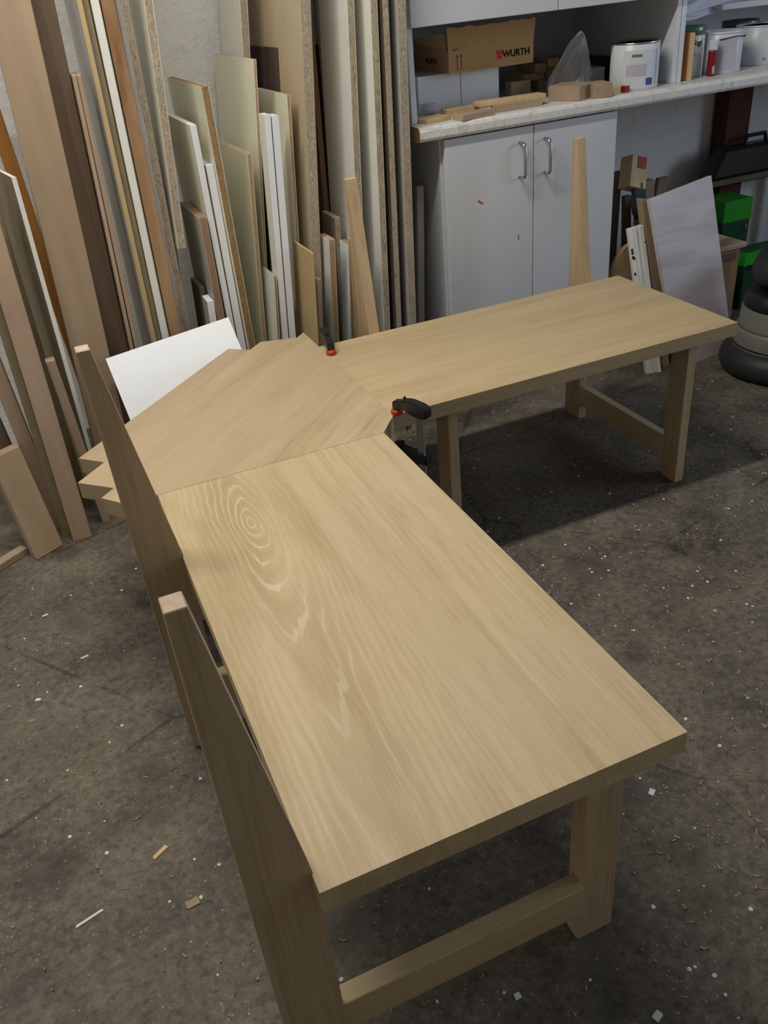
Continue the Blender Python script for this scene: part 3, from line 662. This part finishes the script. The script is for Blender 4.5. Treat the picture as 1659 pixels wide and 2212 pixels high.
# clear cup
p = onz(924, 246, z1); p.y = min(p.y, FB-.023); me = lathe([(.016, 0), (.021, .03), (.0205, .03), (.0155, .001)], 24)
o = link('clear_cup', me, 'bag', None, (p.x, p.y, z1), smooth=True); tag(o, 'small clear plastic cup near the worktop end', 'cup')
# plastic bag: crumpled cone
bm = bmesh.new(); p = onz(1222, 182, z1+.0); p = Vector((ony(1225, 150, 2.0).x, 2.0, z1)); seg = 36; rings = []
prof_ = [(.066, 0), (.070, .02), (.066, .045), (.056, .075), (.044, .105), (.03, .135), (.015, .158), (.004, .168)]
for j, (r, z) in enumerate(prof_):
    rings.append([bm.verts.new((r*(1+.22*math.sin(3*i*.9+j*.8)*.5+random.uniform(-.12, .12))*math.cos(2*math.pi*i/seg)+.012*j*.6, .75*r*(1+random.uniform(-.12, .12))*math.sin(2*math.pi*i/seg), max(.001, z+random.uniform(-.004, .004)))) for i in range(seg)])
for a, b in zip(rings, rings[1:]):
    for i in range(seg): bm.faces.new((a[i], a[(i+1) % seg], b[(i+1) % seg], b[i]))
bm.faces.new(rings[0][::-1]); bm.faces.new(rings[-1])
o = link('plastic_bag', from_bm(bm, 'bag'), 'bag', None, p); tag(o, 'crumpled clear plastic bag standing in the niche', 'bag')
a = ony(1266, 178, 2.1); b = ony(1298, 172, 2.1)
single('small_carton', 'small white carton behind the square block', 'box', bx(a.x, b.x, 2.08, 2.2, z1, z1+.05), 'white', (a.x, 2.08, z1))
a = ony(1316, 170, 2.06); b = ony(1340, 160, 2.06)
single('dark_box', 'dark box lying behind the tin with a blue square', 'box', hexa([(a.x, 2.06, z1), (b.x, 2.06, z1), (b.x, 2.25, z1), (a.x, 2.25, z1), (a.x+.01, 2.06, z1+.05), (b.x, 2.06, z1+.075), (b.x, 2.25, z1+.075), (a.x+.01, 2.25, z1+.05)]), 'black', (a.x, 2.06, z1))
# paint tins
TG = 'paint tins on the worktop'
def tin(label, x0, x1, ybase, ytop, body, rim, rimh=.006, Y=None):
    p = onz((x0+x1)/2, ybase, z1); Yc = p.y
    # refine radius from pixels at that depth
    xl = ony(x0, ybase-20, Yc).x; xr = ony(x1, ybase-20, Yc).x; r = (xr-xl)/2*.97; cx = (xl+xr)/2
    hgt = ony((x0+x1)/2, ytop, Yc+r).z-z1 if Y is None else Y
    t = thing('paint_tin', label, 'tin', (cx, Yc+r, z1), TG)
    link('can_body', lathe([(r*.97, 0), (r, .003), (r, hgt-rimh), (r*.985, hgt-rimh+.001)], 48), body, t, smooth=False)
    link('rim', lathe([(r*.985, hgt-rimh), (r*1.012, hgt-rimh+.001), (r*1.012, hgt-.001), (r*.99, hgt), (r*.90, hgt-.001), (r*.88, hgt-.005), (r*.3, hgt-.005)], 48), rim, t)
    for p_ in t.children:
        for f in p_.data.polygons: f.use_smooth = len(f.vertices) == 4
    return t, r, hgt
def curved_label(t, r, a0, a1, zz0, zz1, mat, name):
    bm = bmesh.new(); n = 14; L_, U_ = [], []
    for i in range(n+1):
        a = math.radians(a0+(a1-a0)*i/n); L_.append(bm.verts.new((r*math.cos(a), r*math.sin(a), zz0))); U_.append(bm.verts.new((r*math.cos(a), r*math.sin(a), zz1)))
    for i in range(n): bm.faces.new((L_[i], L_[i+1], U_[i+1], U_[i]))
    return link(name, from_bm(bm, name), mat, t)
t, r, hh = tin('white paint tin with printed label and blue square', 1357, 1444, 193, 84, 'can_white', 'tin')
curved_label(t, r*1.004, 205, 292, hh*.06, hh*.84, 'can_white', 'label')
curved_label(t, r*1.007, 214, 262, hh*.30, hh*.55, 'label_grey', 'print_block'); curved_label(t, r*1.008, 262, 280, hh*.10, hh*.25, 'ink_blue', 'blue_square')
curved_label(t, r*1.008, 226, 250, hh*.70, hh*.76, 'ink_grey', 'print_block'); curved_label(t, r*1.008, 291, 292, hh*.06, hh*.84, 'ink_grey', 'print_line')
def wrap_text(txt, size, t, r, a0, z, mat, bold=.0003, shear=0):
    me = text_mesh(txt, size, .0002, shear, bold)
    for v in me.vertices:
        a = math.radians(a0)+v.co.x/r; rr = r*1.01+v.co.z; h = v.co.y+z; v.co = Vector((rr*math.cos(a), rr*math.sin(a), h))
    return link('lettering', me, mat, t)
t, r, hh = tin('white tin with green rim and handwritten name behind a wood block', 1478, 1532, 166, 54, 'can_white', 'tin_green', .026)
wrap_text('Vogl', .022, t, r, 236, hh*.64, 'ink', .0004, .2)
curved_label(t, r*1.006, 240, 262, hh*.42, hh*.46, 'label_grey', 'print_block')
t, r, hh = tin('white tin with carrying wire and grey label panel', 1548, 1620, 157, 62, 'can_white', 'can_white', .008)
curved_label(t, r*1.005, 222, 275, hh*.08, hh*.86, 'label_grey', 'label')
link('carrying_wire', tube([(r*1.03*math.cos(math.radians(a)), r*1.03*math.sin(math.radians(a)), hh*.84+.004*math.sin(math.radians(a*3))) for a in range(225, 312, 6)], .0014, 6), 'black', t)
link('wire_lug', sub(lathe([(.006, -.002), (.006, .002)], 12), (-r*1.02*math.cos(math.radians(312)), -r*1.02*math.sin(math.radians(312)), -hh*.84)), 'black', t)
t, r, hh = tin('plain white tin at the far right of the shelf', 1636, 1720, 138, 46, 'can_white', 'can_white', .006)
wrap_text('Pu', .010, t, r, 236, hh*.14, 'ink_grey')
t, r, hh = tin('grey jar with greenish lid behind the tin with wire', 1590, 1650, 130, 40, 'lam_grey', 'tin_green', .02)
boxpx('wood_offcut', 'upright orange-brown wood block in front of the green rimmed tin', 'offcut', (1461, 176), (1484, 174), .135, .02, 'orange', group=OFG)
boxpx('wood_offcut', 'thin pale upright slat against the orange-brown block', 'offcut', (1484, 175), (1493, 174), .135, .02, 'pine', group=OFG)
p = onz(1550, 150, z1)
t = thing('red_bottle', 'small dark red bottle with white cap beside the white tin', 'bottle', (2.098, 1.873, z1))
link('body', lathe([(.013, 0), (.014, .004), (.014, .07), (.012, .076)], 24), 'darkred', t); link('cap', lathe([(.014, .076), (.014, .1), (.011, .104)], 24), 'can_white', t)
link('label', bx(-.008, .002, -.0142, -.0135, .008, .03, 0), 'lam_grey', t)
for i, (a, b, c_, d) in enumerate((((1484, 32), (1600, -6), (1560, -25), (1482, 18)), ((1483, 48), (1602, 6), (1596, -2), (1485, 34)))):
    Yp = 1.98+.03*i
    q_ = [ony(*k_, Yp+(.1 if j in (1, 2) else 0)) for j, k_ in enumerate((a, b, c_, d))]
    up_ = Vector((0, .004, .004))
    single('paper_sheet', ('upper' if i == 0 else 'lower')+' of two loose papers jutting from the shelf unit', 'paper', hexa(q_+[v+up_ for v in q_], 'p', 0), 'paper', q_[0], 'papers in the shelf unit')
# pad that carries the papers
p = ony(1475, 40, 2.12)
link('paper_rest', sub(bx(hx1+.02, hx1+.19, 2.0, 2.38, 1.07, 1.08), (hx1+.3, 2.12, CZ1)), 'cab', bpy.data.objects['shelf_unit'])
p = ony(1652, 8, 2.05)
me = lathe([(.05, 0), (.07, .02), (.068, .05), (.04, .08), (.012, .1)], 18)
for v in me.vertices: v.co.x *= 1+random.uniform(-.15, .15); v.co.y *= 1+random.uniform(-.15, .15)
o = link('green_bag', me, 'tin_green', None, (p.x+.03, 2.09, 1.103)); tag(o, 'pale green plastic bag on the upper white shelf', 'bag')

# ------------------------------------------------------------------ clutter under the worktop
def quadpanel(name, label, cat, pts, th, mat, group=None):
    n = (pts[1]-pts[0]).cross(pts[3]-pts[0]).normalized()*th
    if n.y < 0: n = -n
    o = pts[0]
    return single(name, label, cat, hexa(list(pts)+[p+n for p in pts], 'q', .001), mat, o, group)
# pale laminate panel leaning on the tan box
TLp = ony(1404, 431, 1.76); TRp = ony(1537, 379, 1.80); BR = Vector((2.19, 1.705, 0)); BL2 = BR+(TLp-TRp); BL2.z = 0
quadpanel('laminate_sheet', 'pale pinkish laminate panel leaning against the tan box', 'panel', [BL2, BR, TRp, TLp], .016, 'lilac_lam')
tp0, tp1 = ony(1386, 428, 1.80), ony(1403, 431, 1.80); bt0 = Vector((1.875, 1.71, 0)); wv = tp1-tp0; wv.z = 0
quadpanel('brown_batten', 'brown batten leaning just behind the pale laminate panel', 'batten', [bt0, bt0+wv, tp1, tp0], .03, 'beech')
# white moulding
m0, m1 = onz(1397, 808, 0), onz(1428, 803, 0); t0, t1 = ony(1357, 496, 1.79), ony(1389, 486, 1.79)
t = thing('white_moulding', 'stained white profiled moulding standing beside the laminate panel', 'moulding', m0)
def lerp(a, b, k): return a+(b-a)*k
for i, (k0, k1, pr_) in enumerate(((0, .36, .0), (.36, .46, .005), (.46, .74, -.003), (.74, 1, .003))):
    f = Vector((0, -pr_, 0)); bk = Vector((0, .014, 0))
    q_ = [lerp(m0, m1, k0)+f, lerp(m0, m1, k1)+f, lerp(m0, m1, k1)+bk, lerp(m0, m1, k0)+bk, lerp(t0, t1, k0)+f, lerp(t0, t1, k1)+f, lerp(t0, t1, k1)+bk, lerp(t0, t1, k0)+bk]
    link('fillet', hexa([v-m0 for v in q_], 'f', .0008), 'lam_white', t)
bm = bmesh.new()
for i in range(16):
    k, z = random.choice((.06, .12, .8, .9, .95)), random.uniform(.1, .97); c = lerp(lerp(m0, m1, k), lerp(t0, t1, k), z)-m0
    s_ = random.uniform(.001, .003); bmbox(bm, c.x-s_, c.x+s_, c.y-.0042, c.y-.0005, c.z-s_*1.6, c.z+s_*1.6)
link('stain_marks', from_bm(bm, 'marks'), 'ink', t)
# round-edged board
pl = []
cxr = ony(1372, 600, 1.80).x; zc = .32
for i in range(17):
    a_ = math.pi/2+math.pi/2*i/16; pl.append((cxr+.09*math.cos(a_), zc+.12*math.sin(a_)))
pl += [(cxr-.09, 0), (cxr, 0)]
single('round_board', 'brown board with a quarter-round corner behind the white moulding', 'board', extrude_profile(pl, 'Y', 1.815, 1.833), 'mdf_edge', (cxr, 1.815, 0))
def slat(name, label, top, bot_x, Y, w_, d_, mat, h=None, ytop=None):
    tp = ony(*top, ytop or Y)
    b0 = Vector((bot_x, Y, 0)); wv = Vector((w_, 0, 0)); dv = Vector((0, d_, 0))
    single(name, label, 'slat', hexa([b0, b0+wv, b0+wv+dv, b0+dv, tp, tp+wv, tp+wv+dv, tp+dv], 's', .001), mat, b0, 'slats under the worktop')
slat('timber_batten', 'dark thin slat standing right beside the white cupboard', (1334, 372), 1.76, 1.90, .02, .02, 'walnut', ytop=1.96)
slat('timber_batten', 'reddish brown slat leaning under the painted block', (1350, 425), 1.83, 1.88, .028, .02, 'walnut', ytop=1.96)
slat('timber_batten', 'tan slat standing behind the brown batten', (1376, 440), 1.88, 1.86, .02, .02, 'beech', ytop=1.92)
slat('timber_batten', 'thick tan square slat with dark side behind the laminate panel', (1395, 392), 1.95, 1.94, .04, .035, 'beech', ytop=2.0)
slat('timber_batten', 'greyish broad slat behind the laminate panel', (1424, 386), 2.03, 2.11, .045, .02, 'olive', ytop=2.14)
# painted block resting on slats
p = ony(1368, 375, 1.93); R_ = Matrix.Rotation(math.radians(18), 3, 'Y') @ Matrix.Rotation(math.radians(-18), 3, 'X')
me = bx(-.036, .036, -.03, .03, -.052, .052, .002)
for v in me.vertices: v.co = R_ @ v.co
t = thing('painted_block', 'tilted offcut with a pinkish red paint patch on top of slats', 'offcut', p)
link('block', me, 'pine', t)
me = bx(-.012, .026, -.0315, -.030, .012, .05, 0)
for v in me.vertices: v.co = R_ @ v.co
link('paint_patch', me, 'ink_pink', t)
# grey rag
bm = bmesh.new(); p = ony(1378, 425, 1.90); seg = 20; rings = []
for j, (r, z) in enumerate(((.006, -.075), (.018, -.055), (.026, -.02), (.024, .02), (.016, .045), (.004, .055))):
    rings.append([bm.verts.new((r*(1+random.uniform(-.25, .25))*math.cos(2*math.pi*i/seg), .7*r*(1+random.uniform(-.25, .25))*math.sin(2*math.pi*i/seg), z)) for i in range(seg)])
for a, b in zip(rings, rings[1:]):
    for i in range(seg): bm.faces.new((a[i], a[(i+1) % seg], b[(i+1) % seg], b[i]))
bm.faces.new(rings[0][::-1]); bm.faces.new(rings[-1])
o = link('grey_rag', from_bm(bm, 'rag'), 'rag', None, p, smooth=True); tag(o, 'crumpled grey wrapping hanging below the painted block', 'rag')
# tan box
bx0, bx1, by0, by1, bh = 2.02, 2.285, 1.83, 2.06, .33
t = thing('tan_box', 'tan wooden box with overhanging lid behind the laminate panel', 'box', ((bx0+bx1)/2, by0, 0))
def lb(me): return sub(me, ((bx0+bx1)/2, by0, 0))
link('side_panel', lb(bx(bx0, bx1, by0, by0+.016, 0, bh)), 'box_wood', t); link('side_panel', lb(bx(bx1-.016, bx1, by0+.016, by1, 0, bh)), 'box_wood', t)
link('side_panel', lb(bx(bx0, bx0+.016, by0+.016, by1, 0, bh)), 'box_wood', t); link('side_panel', lb(bx(bx0, bx1, by1, by1+.016, 0, bh)), 'box_wood', t)
link('lid', lb(bx(bx0-.01, bx1+.02, by0-.012, by1+.02, bh, bh+.018, .003)), 'beech_pink', t)
link('rail', lb(bx(bx0, bx1-.02, by0-.006, by0, bh-.04, bh-.014)), 'walnut', t)
# green containers
gy = 2.09
a = ony(1566, 440, gy); b = ony(1628, 435, gy); zt_ = ony(1598, 432, gy).z; zm = ony(1595, 478, gy).z
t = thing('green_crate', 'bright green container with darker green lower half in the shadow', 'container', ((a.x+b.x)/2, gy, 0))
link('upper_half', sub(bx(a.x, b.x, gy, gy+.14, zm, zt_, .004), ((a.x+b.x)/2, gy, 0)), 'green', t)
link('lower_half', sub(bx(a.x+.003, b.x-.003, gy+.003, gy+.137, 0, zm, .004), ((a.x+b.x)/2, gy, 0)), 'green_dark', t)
link('latch', sub(bx(b.x-.03, b.x-.02, gy-.004, gy+.003, zm-.03, zm-.02, 0), ((a.x+b.x)/2, gy, 0)), 'steel', t)
gy = 2.0
a = ony(1612, 545, gy); zt_ = ony(1640, 540, gy).z
t = thing('green_carton', 'dark green carton with black capitals behind the floor machine', 'box', (a.x, gy, 0))
link('body', bx(0, .26, 0, .08, 0, zt_, .003), 'green_dark', t); link('band', bx(-.001, .261, -.001, .081, zt_-.055, zt_-.002, 0), 'green', t)
put_text('CON', .030, 'ink', t, .008, zt_-.072, y=-.0022, bold=.0006)
# dark machine case with shelf at the far right
cx_ = ony(1548, 350, 2.2).x
t = thing('black_case', 'black tool case standing in the dark under the worktop', 'case', (cx_+.25, 2.24, 0))
z_a = ony(1600, 330, 2.15).z; z_b = ony(1600, 395, 2.15).z
link('shelf', bx(-.27, .30, -.005, .08, z_b-.022, z_b, .001), 'walnut', t)
link('lower_body', bx(-.06, .28, 0, .08, .44, z_b-.022, .004), 'black', t); link('support', bx(-.26, -.235, -.003, .08, 0, z_b-.022), 'black', t); link('support', bx(.27, .295, -.003, .08, 0, z_b-.022), 'black', t)
link('case_body', hexa([(-.24, -.005, z_b), (.28, -.005, z_b), (.28, .08, z_b), (-.24, .08, z_b), (-.17, .0, z_a), (.28, .0, z_a), (.28, .07, z_a), (-.17, .07, z_a)], 'c', .012), 'black', t)
link('case_handle', tube([(-.05, .03, z_a), (-.04, .03, z_a+.03), (.05, .03, z_a+.03), (.06, .03, z_a)], .008), 'black', t)
link('floor_strip', bx(-.26, .295, -.003, .08, 0, .01, 0), 'black', t)
a = ony(1590, 200, 2.30); b = ony(1640, 200, 2.30)
single('brown_post', 'dark reddish brown post against the wall under the worktop', 'post', bx(a.x, b.x, 2.33, 2.41, 0, CZ0-.001), 'red_brown', (a.x, 2.33, 0))
# floor machine
mx, my = 2.20, 1.49
t = thing('floor_machine', 'round black and grey floor polishing machine with bulging rubber skirt', 'machine', (mx, my, 0))
link('skirt', lathe([(.17, .006), (.195, .012), (.205, .035), (.2, .065), (.18, .09), (.15, .1)], 56), 'rubber', t, smooth=True)
link('lower_housing', lathe([(.15, .085), (.166, .09), (.168, .098), (.163, .15), (.158, .16)], 56), 'greybody', t, smooth=True)
link('seam_ring', lathe([(.1665, .1), (.1685, .102), (.1685, .106), (.1665, .108)], 56), 'black', t, smooth=True)
link('upper_housing', lathe([(.158, .158), (.152, .17), (.150, .225), (.146, .232)], 56), 'greybody', t, smooth=True)
link('black_band', lathe([(.147, .23), (.149, .236), (.142, .272), (.12, .285), (.06, .29)], 56), 'black', t, smooth=True)
me = lathe([(.05, 0), (.085, .004), (.12, .03), (.125, .05), (.11, .085), (.07, .11), (.02, .118)], 48)
link('motor_hood', me, 'rubber', t, (.02, .03, .30), (math.radians(8), math.radians(-14), 0), smooth=True)
link('neck', lathe([(.05, .28), (.05, .33)], 24), 'black', t, (.01, .02, 0))
link('trim_line', tube([(-.118, -.03, .262+.0), (-.114, -.03, .292), (-.112, -.028, .315)], .0025, 6), 'steel', t)

# ------------------------------------------------------------------ floor debris
def scatter(name, n, mat, fn, lab, cat):
    bm = bmesh.new()
    for _ in range(n): fn(bm)
    o = link(name, from_bm(bm, name), mat); tag(o, lab, cat); o['kind'] = 'stuff'; return o
FEET = [(-.074, .005, .028, .054), (-.074, .005, .724, .752), (.382, .445, .045, .08), (.382, .445, .72, .76), (.688, .715, 1.052, 1.117), (1.388, 1.416, 1.052, 1.117), (.69, .724, 1.53, 1.61), (1.39, 1.42, 1.53, 1.61), (.3, .345, 1.22, 1.265), (0, .045, 1.12, 1.165), (.4, .445, 1.1, 1.145)]
def pos():
    while True:
        if random.random() < .45: x, y = random.uniform(.5, 2.0), random.uniform(-.3, 1.3)
        else: x, y = random.uniform(-.9, 2.1), random.uniform(-.4, 1.75)
        if any(a-.008 < x < b+.008 and c-.008 < y < d+.008 for a, b, c, d in FEET): continue
        return x, y
def f_dot(bm):
    x, y = pos(); r = random.choice((.0012, .0016, .002, .0026, .0036)); n = 7
    vs = [bm.verts.new((x+r*math.cos(2*math.pi*i/n)*random.uniform(.8, 1.2), y+r*math.sin(2*math.pi*i/n)*random.uniform(.8, 1.2), .0004)) for i in range(n)]
    c = bm.verts.new((x, y, .0004+r*.35))
    for i in range(n): bm.faces.new((vs[i], vs[(i+1) % n], c))
def f_shave(bm):
    x, y = pos(); L = random.uniform(.003, .013); w = random.uniform(.0008, .004); a = random.uniform(0, 6.28); cu = random.uniform(.0, .004)
    ca, sa = math.cos(a), math.sin(a); pts = []
    for k in (-1, -.3, .3, 1):
        z = .0006+cu*abs(k)**2
        pts.append((bm.verts.new((x+ca*L*k/2-sa*w/2, y+sa*L*k/2+ca*w/2, z)), bm.verts.new((x+ca*L*k/2+sa*w/2, y+sa*L*k/2-ca*w/2, z+random.uniform(0, .001)))))
    for p, q_ in zip(pts, pts[1:]): bm.faces.new((p[0], q_[0], q_[1], p[1]))
scatter('paint_specks', 950, 'chipwhite', f_dot, 'white paint specks scattered over the concrete floor', 'specks')
scatter('wood_shavings', 2300, 'shaving', f_shave, 'thin tan wood shavings scattered over the concrete floor', 'shavings')
CHG = 'larger chips lying on the floor'
for px, py, L, w_, a_, mat, lab in [(347, 1841, .030, .008, .5, 'pine', 'pale wooden chip on bare floor left of the near post'), (195, 1984, .045, .005, .25, 'chipwhite', 'long white sliver on the floor'),
        (183, 1420, .018, .006, .2, 'chipwhite', 'white oblong crumb on the floor left of the bench'), (98, 1330, .014, .006, .2, 'chipwhite', 'white oblong crumb near the open left floor'),
        (417, 1951, .022, .014, .1, 'shaving', 'tan crumb of wood by the near bench post'), (70, 1558, .012, .01, .1, 'shaving', 'tan crumb on the open left floor'),
        (1408, 1712, .014, .010, .6, 'paper', 'crumpled white scrap on the floor right of the bench'), (83, 1512, .012, .007, -.4, 'chipwhite', 'white flake beside the tan crumb'),
        (1118, 2152, .010, .009, 0, 'chipwhite', 'round white drip in front of the stretcher'), (1420, 2195, .014, .010, .4, 'chipwhite', 'largest white flake on the near right floor')]:
    p = onz(px, py, 0); me = bx(-L/2, L/2, -w_/2, w_/2, 0, .0025, .0008)
    for v in me.vertices: v.co.x *= 1+random.uniform(-.12, .12); v.co.y *= 1+random.uniform(-.15, .15)
    o = link('floor_chip', me, mat, None, (p.x, p.y, 0), (0, 0, a_)); tag(o, lab, 'chip', CHG)
